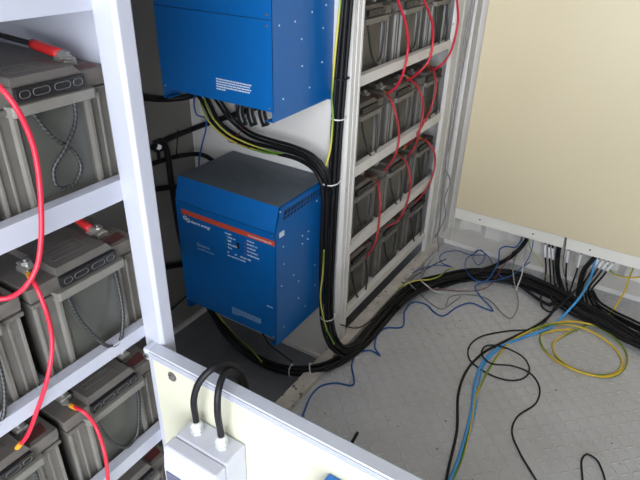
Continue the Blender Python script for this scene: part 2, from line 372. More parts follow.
def make_battery(loc, label, group, kind):
    r = empty('battery', loc, label, 'battery', group)
    hw = BW/2-.002
    bm = bmesh.new()
    prism(bm, [(-.510, -hw+.004), (-.006, -hw+.004), (-.006, hw-.004), (-.510, hw-.004)], 'z', .0, .176)
    # foot moulding
    box(bm, -.508, -.002, -hw+.002, hw-.002, 0, .010)
    b = finish('body', bm, 'bat', r, bevel=.003)
    # ribs on the front face
    for yy, w, d in ((-.104, .0035, .006), (-.086, .003, .004), (-.063, .0055, .012), (.063, .0055, .012), (.086, .003, .004), (.104, .0035, .006)):
        bm = bmesh.new(); prism(bm, [(-.007, yy-w), (-.006+d*.6, yy-w*.5), (-.006+d*.6, yy+w*.5), (-.007, yy+w)], 'z', .006, .160)
        finish('rib', bm, 'batlight', r)
    bm = bmesh.new(); box(bm, -.0065, -.0045, -.052, .052, .016, .150); finish('label_panel', bm, 'batdark', r)
    # rim under the lid
    bm = bmesh.new()
    box(bm, -.512, .002, -hw, hw, .160, .168); box(bm, -.512, -.001, -hw+.001, hw-.001, .170, .180)
    finish('rim', bm, 'bat', r, bevel=.0015)
    bm = bmesh.new(); prism(bm, [(-.004, -.074), (.012, -.070), (.014, -.066), (.014, .066), (.012, .070), (-.004, .074)], 'z', .156, .172)
    finish('ledge', bm, 'batlight', r, bevel=.0015)
    # lid: low corners, raised middle
    bm = bmesh.new(); box(bm, -.511, -.001, -hw, hw, .178, .196)
    def ring(y, x0, x1, z): return [bm.verts.new(p) for p in ((x0, -y, z), (x1, -y, z), (x1, y, z), (x0, y, z))]
    a = ring(.058, -.470, .0, .196); c = ring(.052, -.462, -.008, .206)
    for i in range(4): bm.faces.new((a[i], a[(i+1) % 4], c[(i+1) % 4], c[i]))
    bm.faces.new(c)
    # moulded outline on the lid
    for q in ((-.070, -.030, -.040, -.039), (-.070, -.030, .030, .031), (-.071, -.070, -.040, .031), (-.030, -.029, -.040, .031)):
        box(bm, q[0], q[1], q[2], q[3], .2055, .2070)
    for k in range(2): box(bm, -.044-.012*k-.006, -.044-.012*k, -.034, .024, .2055, .2066)
    finish('lid', bm, 'batlid', r, bevel=.0012)
    # dark slotted grip
    bm = bmesh.new(); box(bm, -.006, .008, -.056, .056, .176, .194, 0)
    for (ya, yb) in ((-.052, -.036), (-.031, -.004), (.004, .031), (.036, .052)):
        n = 10; cy = (ya+yb)/2; hw_ = (yb-ya)/2; rr = .0052; pts = []
        for k in range(2*n+1):
            a = math.pi*2*k/(2*n); pts.append((.0088, cy+(hw_-rr)*(1 if math.cos(a) > 0 else -1)+rr*math.cos(a), .1850+rr*math.sin(a)))
        tube(bm, pts, .0007, n=5, mi=1, raw=True)
    finish('grip', bm, ['black', 'bat'], r)
    bm = rope_mesh(kind); finish('rope_handle', bm, 'rope', r)
    bm = bmesh.new(); prism(bm, [(-.034, .062), (-.012, .062), (-.012, .098), (-.040, .104)], 'z', .1955, .1966); finish('sticker', bm, 'sticker', r)
    for sy in (-1, 1):
        bm = bmesh.new()
        cyl(bm, (-.056, sy*.073, .1950), (0, 0, 1), .0165, .002, 20)
        t = finish('terminal_well', bm, 'batdark', r)
        bm = bmesh.new(); box(bm, -.070, -.042, sy*.073-.012, sy*.073+.012, .196, .206); box(bm, -.074, -.038, sy*.073-.008, sy*.073+.008, .206, .210)
        t = finish('terminal', bm, 'silver', r, bevel=.002)
        bm = bmesh.new(); cyl(bm, (-.056, sy*.073, .210), (0, 0, 1), .0095, .0065, 6); cyl(bm, (-.056, sy*.073, .2155), (0, 0, 1), .004, .004, 10)
        finish('bolt', bm, 'steel', t)
    return r
def copy_tree(o, parent=None):
    c = o.copy(); COL.objects.link(c); c.parent = parent
    for ch in list(o.children): copy_tree(ch, c)
    return c
KINDS = {}
def place_battery(loc, kind, label, group):
    if kind not in KINDS: KINDS[kind] = make_battery(loc, label, group, kind); return KINDS[kind]
    c = copy_tree(KINDS[kind]); c.location = loc; tag(c, label, 'battery', group); return c
rows1 = ['top', 'second', 'third', 'fourth']
BX1 = X1-.030; BY1 = (.272+.440)/2*H
for i, (z0, z1) in enumerate(L1[1:5]):
    zz = z0+.008+(.014 if i == 0 else 0)
    for j in range(3):
        if j == 2 and i != 3 and i != 2: continue
        kind = ('X', 'D', 'U', 'W')[i]
        yy = BY1-j*(BW+.010)
        pos = ('beside the wide post', 'second from the post', 'third from the post')[j]
        place_battery((BX1, yy, zz), kind, 'battery on the %s shelf of the left rack, %s' % (rows1[i], pos), 'batteries in the near rack')
BX2 = X2-.036; B2Y = [1.075*H+BW/2+.020+k*(BW+.036) for k in range(3)]
for i, (z0, z1) in enumerate(L2[1:5]):
    for j in range(3):
        kind = (('U', 'U', 'W'), ('D', 'U', 'W'), ('U', 'D', 'U'), ('W', 'U', 'W'))[i][j]
        place_battery((BX2, B2Y[j], z0+.008), kind, 'dark battery on the %s shelf of the right rack, %s' % (rows1[i], ('nearest the inverters', 'in the middle', 'at the far end')[j]), 'batteries in the far rack')

# ------------------------------------------------------------------ red battery cables
def lug(p, d, r=.0045, parent=None):
    pass
def red_cable(label, pts, r, m_='red', start=True, end=False, group='red battery cables'):
    pts = [Vector(p) for p in pts]
    e = empty('battery_cable', pts[0], label, 'cable', group)
    bm = bmesh.new(); tube(bm, pts, r, n=10); part('insulation', bm, m_, e)
    for flag, a, b in ((start, pts[0], pts[1]), (end, pts[-1], pts[-2])):
        if not flag: continue
        d = (b-a).normalized()
        bm = bmesh.new(); cyl(bm, a-d*.004, d, r*1.25, .018, 12); part('heat_shrink', bm, 'orange', e)
        bm = bmesh.new(); cyl(bm, a-d*.016, d, r*.9, .014, 12)
        c = a-d*.022
        cyl(bm, c-Vector((0, 0, .0015)), (0, 0, 1), r*1.9, .003, 14)
        part('cable_lug', bm, 'silver', e)
    return e
XA = X1+.035
zt = lambda i: L1[i+1][0]+.008+.205      # terminal height in near rack
red_cable('thick red cable looping down past the upper left battery, out of frame at both ends',
          [U(-14, 75, x=X1-.01), U(0, 87, x=X1+.02), U(14, 104, x=XA), U(24, 122, x=XA), U(33, 145, x=XA), U(38, 170, x=XA), U(41, 205, x=XA), U(41, 240, x=XA), U(36.5, 268, x=XA), U(25, 287, x=XA-.01), U(8, 298, x=X1), U(-14, 300, x=X1-.02)], .0039, start=False)
red_cable('red cable from the second shelf terminal down to the next battery below',
          [U(29, 275, z=zt(1)), U(36, 286, z=zt(1)+.004), U(44, 305, x=X1-.005), U(51, 330, x=XA-.015), U(52, 350, x=XA-.005), U(47, 380, x=XA-.005), U(36.5, 412, x=X1+.004), U(27, 436, x=X1-.02), U(18, 447, z=zt(2)+.003)], .0037, end=True)
red_cable('red cable dropping from the third shelf terminal past the lowest white beam',
          [U(72, 406, z=zt(2)), U(84, 412, z=zt(2)+.006), U(96, 427, x=X1-.005), U(104, 450, x=XA-.01), U(108, 480, x=XA-.01), U(108, 510, x=XA-.01)], .0037)
def boot(label, a, b, r, c):
    e = empty('battery_cable', a, label, 'cable', 'red battery cables')
    bm = bmesh.new(); tube(bm, [c, a+(c-a)*.3, a, a+(b-a)*.3], r*.55, n=10); part('insulation', bm, 'black', e)
    bm = bmesh.new(); tube(bm, [a, a*.5+b*.5, b], r, n=12); part('terminal_boot', bm, 'redboot', e)
    bm = bmesh.new(); d = (b-a).normalized(); cyl(bm, b-d*.004, d, r*.8, .010, 12); box(bm, b.x-.004, b.x+.012, b.y-.010, b.y+.012, b.z-.006, b.z-.002)
    part('cable_lug', bm, 'silver', e)
boot('red booted cable end on the upper left battery terminal', U(33, 44, z=1.203), U(60, 54, z=1.198), .0085, U(0, 35, z=1.212))
boot('red booted cable end on the second shelf battery terminal beside the white post', U(75, 218, z=.890), U(91, 229, z=.884), .0075, U(50, 205, z=.905))
# far rack
XB = X2+.020; XI = X2-.060
z2 = [L2[i+1][0]+.008+.205 for i in range(4)]
def rk(*p): return [U(a, b, x=(XB if k == 'o' else XI if k == 'i' else X2-.012)) for a, b, k in p]
RED2 = [
 ('first red cable from the left coming down over the top shelf of the far rack', rk((396, -12, 'o'), (398, 0, 'o'), (406, 25, 'o'), (408, 48, 'o'), (404, 70, 'o'), (396, 87, 'm'), (384, 96, 'i'), (372, 100, 'i')), True),
 ('second red cable from the left coming down over the top shelf of the far rack', rk((419, -12, 'o'), (424, 0, 'o'), (432, 22, 'o'), (433, 40, 'o'), (429, 60, 'o'), (418, 73, 'm'), (406, 81, 'i'), (398, 83, 'i')), True),
 ('third red cable from the left coming down over the top shelf beside the far post', rk((456, -12, 'o'), (457, 0, 'o'), (458, 20, 'o'), (455, 38, 'o'), (450, 53, 'o'), (442, 64, 'o'), (435, 69, 'm'), (428, 71, 'i')), True),
 ('red cable from the second shelf dropping past the nearest battery of the third shelf', rk((385, 93, 'i'), (391, 100, 'm'), (396, 115, 'o'), (399, 135, 'o'), (397, 150, 'o'), (390, 164, 'm'), (379, 176, 'i'), (364, 183, 'i')), False),
 ('red cable from the second shelf dropping past the middle battery of the third shelf', rk((408, 78, 'i'), (417, 86, 'm'), (422, 98, 'o'), (423, 112, 'o'), (419, 133, 'o'), (413, 150, 'm'), (402, 162, 'i'), (388, 165, 'i')), True),
 ('red cable from the second shelf dropping past the far battery of the third shelf', rk((429, 65, 'i'), (434, 72, 'm'), (436, 88, 'o'), (431, 108, 'o'), (423, 124, 'o'), (414, 138, 'm'), (405, 147, 'i')), True),
 ('red cable hanging from the third shelf past the nearest battery of the fourth shelf', rk((374, 177, 'i'), (378, 184, 'm'), (380, 200, 'o'), (379, 222, 'o'), (376, 240, 'o'), (368, 255, 'm'), (359, 263, 'i')), False),
 ('red cable hanging from the third shelf past the middle battery of the fourth shelf', rk((398, 155, 'i'), (406, 162, 'm'), (410, 178, 'o'), (409, 195, 'o'), (404, 210, 'o'), (396, 222, 'm'), (380, 229, 'i')), True),
 ('red cable arcing from the third shelf over the white far post edge', rk((420, 138, 'i'), (428, 142, 'm'), (434, 152, 'o'), (435, 163, 'o'), (431, 180, 'o'), (422, 195, 'm'), (410, 206, 'i')), False)]
for lb, p, e in RED2: red_cable(lb, p, .0043, 'red' if 'top shelf' in lb else 'reddull', start=True, end=e)

# ------------------------------------------------------------------ inverters
def inverter(x1, yf, yb, z0, z1, label, upper):
    """x1: right side; front at yf; back on the partition yb"""
    w = .2785*H; x0 = x1-w
    e = empty('inverter', ((x0+x1)/2, (yf+yb)/2, z0), label, 'inverter', 'wall mounted blue inverters')
    t = .003; zf = z0+.020*H; zb = z1-.052*H; bd = .022
    # wrapped front + top sheet
    bm = bmesh.new()
    prism(bm, [(yf, zf), (yf, zb), (yf+bd, z1), (yb-.004, z1), (yb-.004, z1-t), (yf+bd+.006, z1-t), (yf+t, zb-.002), (yf+t, zf)], 'x', x0, x1)
    case = part('front_cover', bm, 'inv', e)
    bm = bmesh.new(); box(bm, x0+.003, x1-.003, yf+bd+.002, yb-.006, z1, z1+.0012); part('top_cover', bm, 'invtop', e)
    # side plates reach lower as feet
    for xx in (x0, x1-t):
        bm = bmesh.new()
        prism(bm, [(yf+.0005, z0), (yf+.0005, zb), (yf+bd, z1-.0005), (yb-.003, z1-.0005), (yb-.003, z0+.002)], 'x', xx, xx+t)
        part('side_plate', bm, 'inv', e)
        bm = bmesh.new(); sg = 1 if xx == x0 else -1
        xa, xb = sorted((xx+(t if sg > 0 else 0), xx+sg*.020))
        box(bm, xa, xb, yf+.001, yf+.05, z0, z0+.003); part('foot', bm, 'inv', e)
    bm = bmesh.new(); box(bm, x0+t, x1-t, yf+.012, yb-.004, zf+.004, zf+.008); part('bottom_plate', bm, 'black', e)
    # wall bracket tabs
    bm = bmesh.new(); box(bm, x1-.05, x1+.018, yb-.004, yb, z0-.004, z0+.025); box(bm, x0-.004, x0+.05, yb-.004, yb, z0-.004, z0+.025); part('wall_bracket', bm, 'inv', e)
    # seam line
    bm = bmesh.new(); box(bm, x0+.002, x1-.002, yf-.0006, yf+.001, zb-.004, zb-.0028); part('seam', bm, 'black', e)
    # vent grille in the right side
    if not upper:
        def S(px, py): q = U(px, py, x=x1); return (q.y, q.z)
        va, vb, vc, vd = S(284.6, 211), S(322, 187), S(320.8, 194), S(283, 220.5)
        bm = bmesh.new(); prism(bm, [va, vb, vc, vd], 'x', x1-.0002, x1+.0008, 0); part('vent', bm, 'black', e)
        bm = bmesh.new(); n = 12
        L_ = lambda p_, q_, f_: (p_[0]+(q_[0]-p_[0])*f_, p_[1]+(q_[1]-p_[1])*f_)
        for k in range(n):
            f0 = (k+.82)/n; f1 = (k+1.0)/n
            prism(bm, [L_(vd, vc, f0), L_(va, vb, f0), L_(va, vb, f1), L_(vd, vc, f1)], 'x', x1+.0002, x1+.0016)
        m0, m1 = L_(va, vd, .50), L_(vb, vc, .50); m2, m3 = L_(va, vd, .60), L_(vb, vc, .60)
        prism(bm, [m0, m1, m3, m2], 'x', x1+.0002, x1+.0017)
        part('vent_bar', bm, 'inv', e)
        sp = [(283.3, 246.7), (302.3, 235.7), (308.3, 231.3), (302.3, 243.7), (307.7, 239), (316.7, 201), (284, 264), (293.5, 275), (314.5, 265), (281.5, 286), (298.5, 281), (315, 285), (298.5, 298), (305, 306), (284, 327), (280, 212)]
    else: sp = [(279, 25.5), (295, 21.5), (301.5, 39), (323, 28), (322, 62), (302, 66), (309.5, 87.5), (283, 99), (312, 12), (326, 5)]
    for (a, b) in sp:
        q = U(a, b, x=x1)
        bm = bmesh.new(); cyl(bm, (x1, q.y, q.z), (1, 0, 0), .0024, .0014, 8); part('screw', bm, 'white', e)
    for (a, b) in ((x1-.010, zf+.008), (x0+.012, zf+.008), (x1-.010, zb-.012)):
        bm = bmesh.new(); cyl(bm, (a, yf, b), (0, -1, 0), .003, .0016, 10); part('screw', bm, 'steel', e)
    # printed notice: rows of tiny unreadable words
    bm = bmesh.new(); qa = U(216, 77, y=yf) if upper else U(232, 306, y=yf); qb = U(250, 85, y=yf) if upper else U(260, 318, y=yf)
    xs, L, ys = qa.x, qb.x-qa.x, qa.z-.002
    for r_ in range(5):
        x = xs; zz = ys-r_*(.0066 if upper else .0058)
        while x < xs+L*(1 if r_ < 4 else .25):
            d_ = random.uniform(.005, .013); box(bm, x, x+d_, yf-.0008, yf, zz-.0034, zz); x += d_+.0018
    part('printed_notice', bm, 'white' if upper else 'dimprint', e)
    if upper:
        bm = bmesh.new(); zz = U(240, 16.5, y=yf).z; box(bm, x0+.002, x1-.002, yf-.0006, yf+.001, zz, zz+.0014); part('seam', bm, 'black', e)
        for dz in (.012, -.014):
            bm = bmesh.new(); cyl(bm, (x1-.014, yf, zz+dz), (0, -1, 0), .0035, .0016, 10); part('screw', bm, 'steel', e)
    A = (1, 0, 0); Bv = (0, 0, 1)
    bm = bmesh.new(); box(bm, x1-.034, x1-.026, yf-.0008, yf, z0+.30*(z1-z0), z0+.30*(z1-z0)+.003); box(bm, x1-.024, x1-.012, yf-.0008, yf, z0+.30*(z1-z0), z0+.30*(z1-z0)+.003)
    if upper: bmesh.ops.translate(bm, verts=bm.verts[:], vec=(0, 0, .40*(z1-z0)))
    part('small_mark', bm, 'white', e)
    # stripe and front panel print
    if not upper:
        zs1 = .4125*H; zs0 = zs1-.0165
        bm = bmesh.new(); box(bm, x0+.022, x1-.001, yf-.001, yf+.0005, zs0, zs1); part('stripe', bm, 'stripe', e)
        text_mesh('www.victronenergy.com', .0090, 'web_address', e, 'white', (x1-.010, yf-.001, zs0+.0045), A, Bv, 'RIGHT')
        bm = bmesh.new()                                   # round mark of the maker
        lx = x0+.042; lz = zs0-.016
        for sx, sz in ((-.006, .004), (.006, -.002)):
            for k in range(10):
                a0 = 2*math.pi*k/10; a1 = 2*math.pi*(k+1)/10
                v = [bm.verts.new((lx+sx+r_*math.cos(a), yf-.0009, lz+sz+r_*.85*math.sin(a))) for r_, a in ((.0035, a0), (.0095, a0), (.0095, a1), (.0035, a1))]
                bm.faces.new(v)
        part('logo', bm, 'white', e)
        text_mesh('victron energy', .0140, 'maker_name', e, 'white', (x0+.058, yf-.0006, lz-.007), A, Bv, shear=.2, bold=.0002)
        text_mesh('Quattro', .0165, 'model_name', e, 'dimprint', (x0+.076, yf-.0006, zs0-.100), A, Bv)
        text_mesh('48 | 10000 | 140-100/100', .0068, 'model_number', e, 'dimprint', (x0+.078, yf-.0006, zs0-.113), A, Bv)
        cx = x0+.188
        text_mesh('charger', .0088, 'panel_print', e, 'white', (cx+.012, yf-.0006, zs0-.016), A, Bv)
        text_mesh('inverter', .0088, 'panel_print', e, 'white', (cx+.098, yf-.0006, zs0-.016), A, Bv)
        for k, (a, b) in enumerate((('mains on', 'inverter on'), ('bulk', 'overload'), ('absorption', 'low battery'), ('float', 'temperature'))):
            zz = zs0-.028-k*.0125
            text_mesh(a, .0088, 'panel_print', e, 'white', (cx+.022, yf-.0006, zz), A, Bv)
            text_mesh(b, .0088, 'panel_print', e, 'white', (cx+.098, yf-.0006, zz), A, Bv)
            for xx, mk in ((cx+.016, 'ledgreen'), (cx+.091, 'ledred')):
                bm = bmesh.new(); cyl(bm, (xx, yf, zz+.003), (0, -1, 0), .0026, .0015, 8); part('indicator_light', bm, mk, e)
        for dz, tx in ((.082, 'on         off      charger only'), (.094, 'see manual for details')):
            text_mesh(tx, .0082, 'panel_note', e, 'white', (cx+.018, yf-.0006, zs0-dz), A, Bv)
        bm = bmesh.new(); box(bm, cx+.060, cx+.069, yf-.004, yf, zs0-.052, zs0-.032); part('rocker_switch', bm, 'black', e, bevel=.001)
        bm = bmesh.new(); box(bm, x1, x1+.001, yf+.022, yf+.046, zb-.026, zb-.009); part('side_label', bm, 'white', e)
    return e
YI = .813*H
inverter(-.607*H, YI, YP, .134*H, .484*H, 'lower blue inverter with an orange red stripe on the white partition', False)
inverter(-.607*H, YI, YP, .664*H, 1.010*H, 'upper blue inverter cut off by the top of the picture', True)

# ------------------------------------------------------------------ white cabinet on the far wall
CX0 = -.514*H; CX1 = XR-.05
e = empty('wall_cabinet', ((CX0+CX1)/2, (YF+YE)/2, .045), 'large beige steel cabinet on the far wall above the cable entries', 'cabinet')
bm = bmesh.new(); box(bm, CX0+.002, CX1, YF+.004, YE, .150*H, 2.3); part('body', bm, 'cabinet', e)
bm = bmesh.new(); box(bm, CX0+.002, .20, YF-.018, YF+.002, .154*H, 2.3); part('door', bm, 'cabinet', e, bevel=.003)
bm = bmesh.new(); box(bm, .206, CX1, YF-.018, YF+.002, .154*H, 2.3); part('door', bm, 'cabinet', e, bevel=.003)
xm = U(566, 238, y=YF).x
for a, b in ((CX0, xm-.004), (xm+.004, CX1)):
    bm = bmesh.new(); box(bm, a, b, YF-.002, YF+.003, .111*H, .151*H); box(bm, a, b, YF+.003, YF+.030, .111*H, .111*H+.002); s_ = part('bottom_strip', bm, 'cabstrip', e, bevel=.001)
for px, py in ((480, 219.5), (533, 234), (590, 250)):
    p = U(px, py, y=YF-.002); bm = bmesh.new(); cyl(bm, p+Vector((0, .001, 0)), (0, -1, 0), .0035, .003, 12); part('screw', bm, 'black', e)
bm = bmesh.new(); prism(bm, [(YF, .023), (YF, .112*H), (YE-.002, .112*H), (YE-.002, .045)], 'x', CX0, CX0+.003); part('side_skirt', bm, 'cabstrip', e)

# ------------------------------------------------------------------ cream board in the foreground
YB = .395*H; ZB = .657
bx0 = -.512*H; bx1 = .25
e = empty('cream_panel', ((bx0+bx1)/2, YB, 0), 'cream sandwich panel with an aluminium top rail standing in the foreground', 'panel')
bm = bmesh.new(); box(bm, bx0, bx1, YB, YB+.024, .0, ZB-.0125); part('board', bm, 'cream', e, bevel=.001)
bm = bmesh.new()   # ribbed aluminium profile: stepped front lip, rounded top
prof = [(YB-.002, ZB-.022)]
for k in range(4):
    zz = ZB-.020+k*.0042; prof += [(YB-.003, zz), (YB-.003, zz+.0026), (YB-.0012, zz+.0030), (YB-.0012, zz+.0040)]
prof += [(YB-.0045, ZB-.003), (YB-.003, ZB), (YB+.021, ZB), (YB+.025, ZB-.004), (YB+.025, ZB-.022), (YB+.0243, ZB-.022), (YB+.0243, ZB-.012), (YB-.0002, ZB-.012), (YB-.0002, ZB-.022)]
prism(bm, prof, 'x', bx0-.004, bx1)
part('top_rail', bm, 'alu', e)
bm = bmesh.new(); box(bm, bx0-.018, bx0-.004, YB-.006, YB+.026, ZB-.028, ZB+.001); part('end_cap', bm, 'alu', e, bevel=.005)
p = U(148.5, 351, y=YB); bm = bmesh.new(); cyl(bm, (bx0-.009, YB-.005, ZB-.015), (0, -1, 0), .0062, .003, 14, 0); cyl(bm, (bx0-.009, YB-.008, ZB-.015), (0, -1, 0), .0030, .001, 10, 1); part('screw', bm, ['steel', 'black'], e)
p = U(172.5, 376.5, y=YB)
bm = bmesh.new(); cyl(bm, (p.x, YB+.001, p.z), (0, -1, 0), .0105, .003, 20, 0); cyl(bm, (p.x, YB-.002, p.z), (0, -1, 0), .0055, .0035, 6, 1); part('bolt', bm, ['aludark', 'steel'], e)
p = U(226, 398, y=YB)
bm = bmesh.new(); cyl(bm, (p.x, YB+.001, p.z), (0, -1, 0), .003, .003, 10, 0); part('rivet', bm, 'rail', e)

# junction box on the board
def on(px, py, y): return U(px, py, y=y)
jx0, jx1, jy0, jz1, jz0 = -.612, -.487, .466, .540, .330
bm = bmesh.new(); box(bm, bx0-.001, bx1, YB-.0048, YB-.0040, ZB-.0042, ZB-.0030); part('seam', bm, 'aludark', e)
e = empty('junction_box', ((jx0+jx1)/2, YB, jz0), 'light grey plastic junction box with two cable glands, fixed to the cream panel', 'junction box')
bm = bmesh.new(); box(bm, jx0, jx1, jy0+.030, YB-.0005, jz0, jz1); part('base', bm, 'box', e, bevel=.004)
bm = bmesh.new(); prism(bm, [(jy0+.029, jz0), (jy0+.029, jz1-.0015), (jy0+.004, jz1-.0015), (jy0, jz1-.006), (jy0-.006, jz1-.052), (jy0-.006, jz0)], 'x', jx0-.001, jx1+.001)
part('lid', bm, 'box', e, bevel=.003)
bm = bmesh.new(); box(bm, jx0+.006, jx1-.006, jy0-.009, jy0-.004, jz0+.015, jz1-.058); part('window', bm, 'boxdark', e, bevel=.002)
GL = []
for px, py in ((197.5, 432), (222, 446.5)):
    p = U(px, py, z=jz1); GL.append(p)
    bm = bmesh.new(); cyl(bm, p, (0, 0, 1), .0125, .007, 6); cyl(bm, p+Vector((0, 0, .007)), (0, 0, 1), .0105, .004, 20)
    cyl(bm, p+Vector((0, 0, .011)), (0, 0, 1), .0125, .010, 6); cyl(bm, p+Vector((0, 0, .021)), (0, 0, 1), .0115, .008, 20, r2=.0085)
    part('cable_gland', bm, 'gland', e, bevel=.0008)
g1, g2 = GL
cable('black_cable', 'black cable from the left gland of the junction box, looping highest over the panel rail',
      [g1+Vector((0, 0, .015)), g1+Vector((0, 0, .035)), U(194, 398, y=.512), U(200, 381, y=.520), U(213, 368, y=.540), U(226, 364.5, y=.570), U(239, 370, y=.600), U(246, 384, y=.612), (U(247, 400, y=.615)), Vector((U(247, 400, y=.615).x+.03, .63, .45)), Vector((-.40, .70, .06)), Vector((-.38, .85, .03))], .0062, 'cable', n=12)
cable('black_cable', 'black cable from the right gland of the junction box, crossing under the other one',
      [g2+Vector((0, 0, .015)), g2+Vector((0, 0, .035)), U(217.5, 411, y=.512), U(218.5, 390, y=.522), U(223, 376, y=.545), U(230, 371, y=.572), U(238, 376, y=.598), U(242, 390, y=.608), Vector((U(242, 400, y=.610).x, .612, .50)), Vector((-.42, .66, .06)), Vector((-.40, .80, .02))], .0062, 'cable', n=12)
p = U(329, 472, y=YB)
e = empty('blue_socket', (p.x+.04, YB, p.z-.1), 'small blue plastic socket housing on the cream panel at the bottom edge of the picture', 'socket')
bm = bmesh.new(); box(bm, p.x, p.x+.075, YB-.060, YB-.0005, p.z-.11, p.z); part('housing', bm, 'bluebox', e, bevel=.004)
bm = bmesh.new(); cyl(bm, (p.x+.0375, YB-.056, p.z-.060), (0, -1, -.3), .028, .028, 24, r2=.026); part('socket_collar', bm, 'bluebox', e)
bm = bmesh.new(); cyl(bm, (p.x+.0375, YB-.081, p.z-.0675), (0, -1, -.3), .029, .006, 24); part('hinged_cover', bm, 'bluebox', e)

# ------------------------------------------------------------------ cable bundles
def frame_path(pts, step=.02):
    path = spline(pts, step); out = []; N = None
    for i, p in enumerate(path):
        t = (path[min(i+1, len(path)-1)]-path[max(i-1, 0)]).normalized()
        if N is None: N = t.orthogonal().normalized()
        N = N-t*N.dot(t); N.normalize(); out.append((p, N.copy(), t.cross(N)))
    return out
def bundle(name, label, group, pts, n, r, m_='cable', pack=1.0, wob=.25, flat=1.0, floor=None, seed=0):
    rnd = random.Random(seed); fr = frame_path(pts)
    offs = []
    if n <= 4: offs = [(math.cos(2*math.pi*k/n)*r*1.12, math.sin(2*math.pi*k/n)*r*1.12) for k in range(n)] if n > 1 else [(0, 0)]
    else: offs = [(0, 0)]+[(math.cos(2*math.pi*k/(n-1))*r*2.08, math.sin(2*math.pi*k/(n-1))*r*2.08) for k in range(n-1)]
    for k, (a, b) in enumerate(offs):
        ph = rnd.uniform(0, 6); bm = bmesh.new(); P = []
        for i, (p, N, B) in enumerate(fr):
            w = math.sin(i*.13+ph)*wob; w2 = math.cos(i*.11+ph*2)*wob
            q = p+N*(a*pack+w*r)+B*(b*pack+w2*r)
            if floor is not None and q.z < floor(q)+r: q.z = floor(q)+r
            P.append(q)
        o0 = P[0].copy(); tube(bm, [q-o0 for q in P], r, n=8, raw=True)
        o = finish(name, bm, m_); o.location = o0; tag(o, label, 'cable', group if n > 1 else None)
def zfloor(q): return ZR if q.x < -.80 else (.021 if q.x < -.752 else 0)
YV = YP-.030
down = [U(350, -30, y=YV), U(345.5, 20, y=YV), U(340.5, 80, y=YV), U(337, 130, y=YV), U(334, 185, y=YV), U(331.5, 240, y=YV), U(329, 290, y=YV-.01), U(329, 318, y=YV-.02), U(333, 338, y=YV-.05), U(343, 349, z=.055), U(354, 346, z=.042), U(368, 331, z=.036), U(383, 313, z=.034), U(398, 297, z=.034), U(416, 284.5, z=.034), U(440, 278, z=.034), U(468, 272, z=.036)]
far_ = [U(497, 272, z=.038), U(520, 275, z=.036), U(545, 285, z=.034), U(570, 298, z=.034), U(596, 313, z=.034), U(620, 327, z=.034), U(655, 350, z=.034), U(720, 392, z=.034)]
bundle('power_cable', 'black power cable in the thick bundle that runs down the white partition', 'power cables in the vertical bundle', down+far_, 6, .0058, seed=1, floor=zfloor, wob=.35)
low = [U(206, 300, y=1.30), U(214, 314, y=1.27), U(226, 333, z=.06), U(244, 351, z=.01), U(268, 365, z=-.01), U(293, 371, z=.005), U(320, 368, z=.030), U(340, 360, z=.032), U(354, 351, z=.020), U(367, 340, z=.018), U(381, 324, z=.018), U(398, 306, z=.018), U(420, 290, z=.018), U(450, 280, z=.020), U(482, 277, z=.022), U(515, 281, z=.022), U(540, 290, z=.022), U(575, 306, z=.022)]
bundle('power_cable', 'black power cable sweeping over the floor from under the lower inverter', 'power cables under the lower inverter', low, 5, .0056, seed=2, floor=zfloor, wob=.4)
upb = [U(196, 88, y=YV-.10), U(206, 102, y=YV-.06), U(218, 124, y=YV-.02), U(243, 142, y=YV-.01), U(276, 151, y=YV-.01), U(300, 158, y=YV-.02), U(315, 168, y=YV-.03), U(323, 181, y=YV-.035), U(325, 200, y=YV-.03), U(324, 240, y=YV-.02), U(323.5, 290, y=YV-.02), U(325, 325, y=YV-.03), U(332, 345, y=YV-.07), U(345, 355, z=.05)]
bundle('power_cable', 'black power cable curving out from under the upper inverter into the vertical bundle', 'power cables under the upper inverter', upb, 2, .0066, seed=3, floor=zfloor, wob=.2)
up2 = [U(208, 86, y=YV-.10), U(217, 98, y=YV-.06), U(231, 118, y=YV-.02), U(249, 133, y=YV-.02), U(270, 141, y=YV-.03), U(292, 147.5, y=YV-.035), U(312, 157, y=YV-.045), U(324, 170, y=YV-.045), U(329, 190, y=YV-.03)]
bundle('power_cable', 'slimmer black cable above the curved pair under the upper inverter', 'slim cables under the upper inverter', up2, 2, .0052, seed=4, wob=.2)
def tie(label, c, axis, r, m_='tie', w=.004):
    bm = bmesh.new(); ax = Vector(axis).normalized(); n = 24; s_ = ax.orthogonal().normalized(); t_ = ax.cross(s_)
    R_ = [[bm.verts.new((s_*math.cos(2*math.pi*k/n)+t_*math.sin(2*math.pi*k/n))*rr+ax*h) for k in range(n)] for rr, h in ((r, -w/2), (r+.0015, -w/2), (r+.0015, w/2), (r, w/2))]
    for a in range(4):
        for k in range(n): bm.faces.new((R_[a][k], R_[a][(k+1) % n], R_[(a+1) % 4][(k+1) % n], R_[(a+1) % 4][k]))
    q = s_*(r+.002); box(bm, q.x-.004, q.x+.004, q.y-.004, q.y+.004, q.z-.003, q.z+.003)
    o = finish('cable_tie', bm, m_); o.location = c; tag(o, label, 'cable tie', 'cable ties')
tie('white cable tie around the vertical bundle beside the upper inverter', U(337.7, 118, y=YV), (.03, 0, 1), .0195)
tie('white cable tie where the upper bundle joins the vertical one', U(330, 181, y=YV-.01), (.03, -.1, 1), .0285)
tie('white cable tie around the vertical bundle below the lower inverter', U(327.5, 316, y=YV-.02), (.05, -.2, 1), .0235)
tie('white cable tie on the floor bundle, left of the pair', U(291, 371, z=.004), U(303, 371.5, z=.012)-U(281, 369, z=-.003), .0180)
tie('white cable tie on the floor bundle, right of the pair', U(311, 370, z=.020), U(320, 368, z=.03)-U(303, 371, z=.012), .0180)
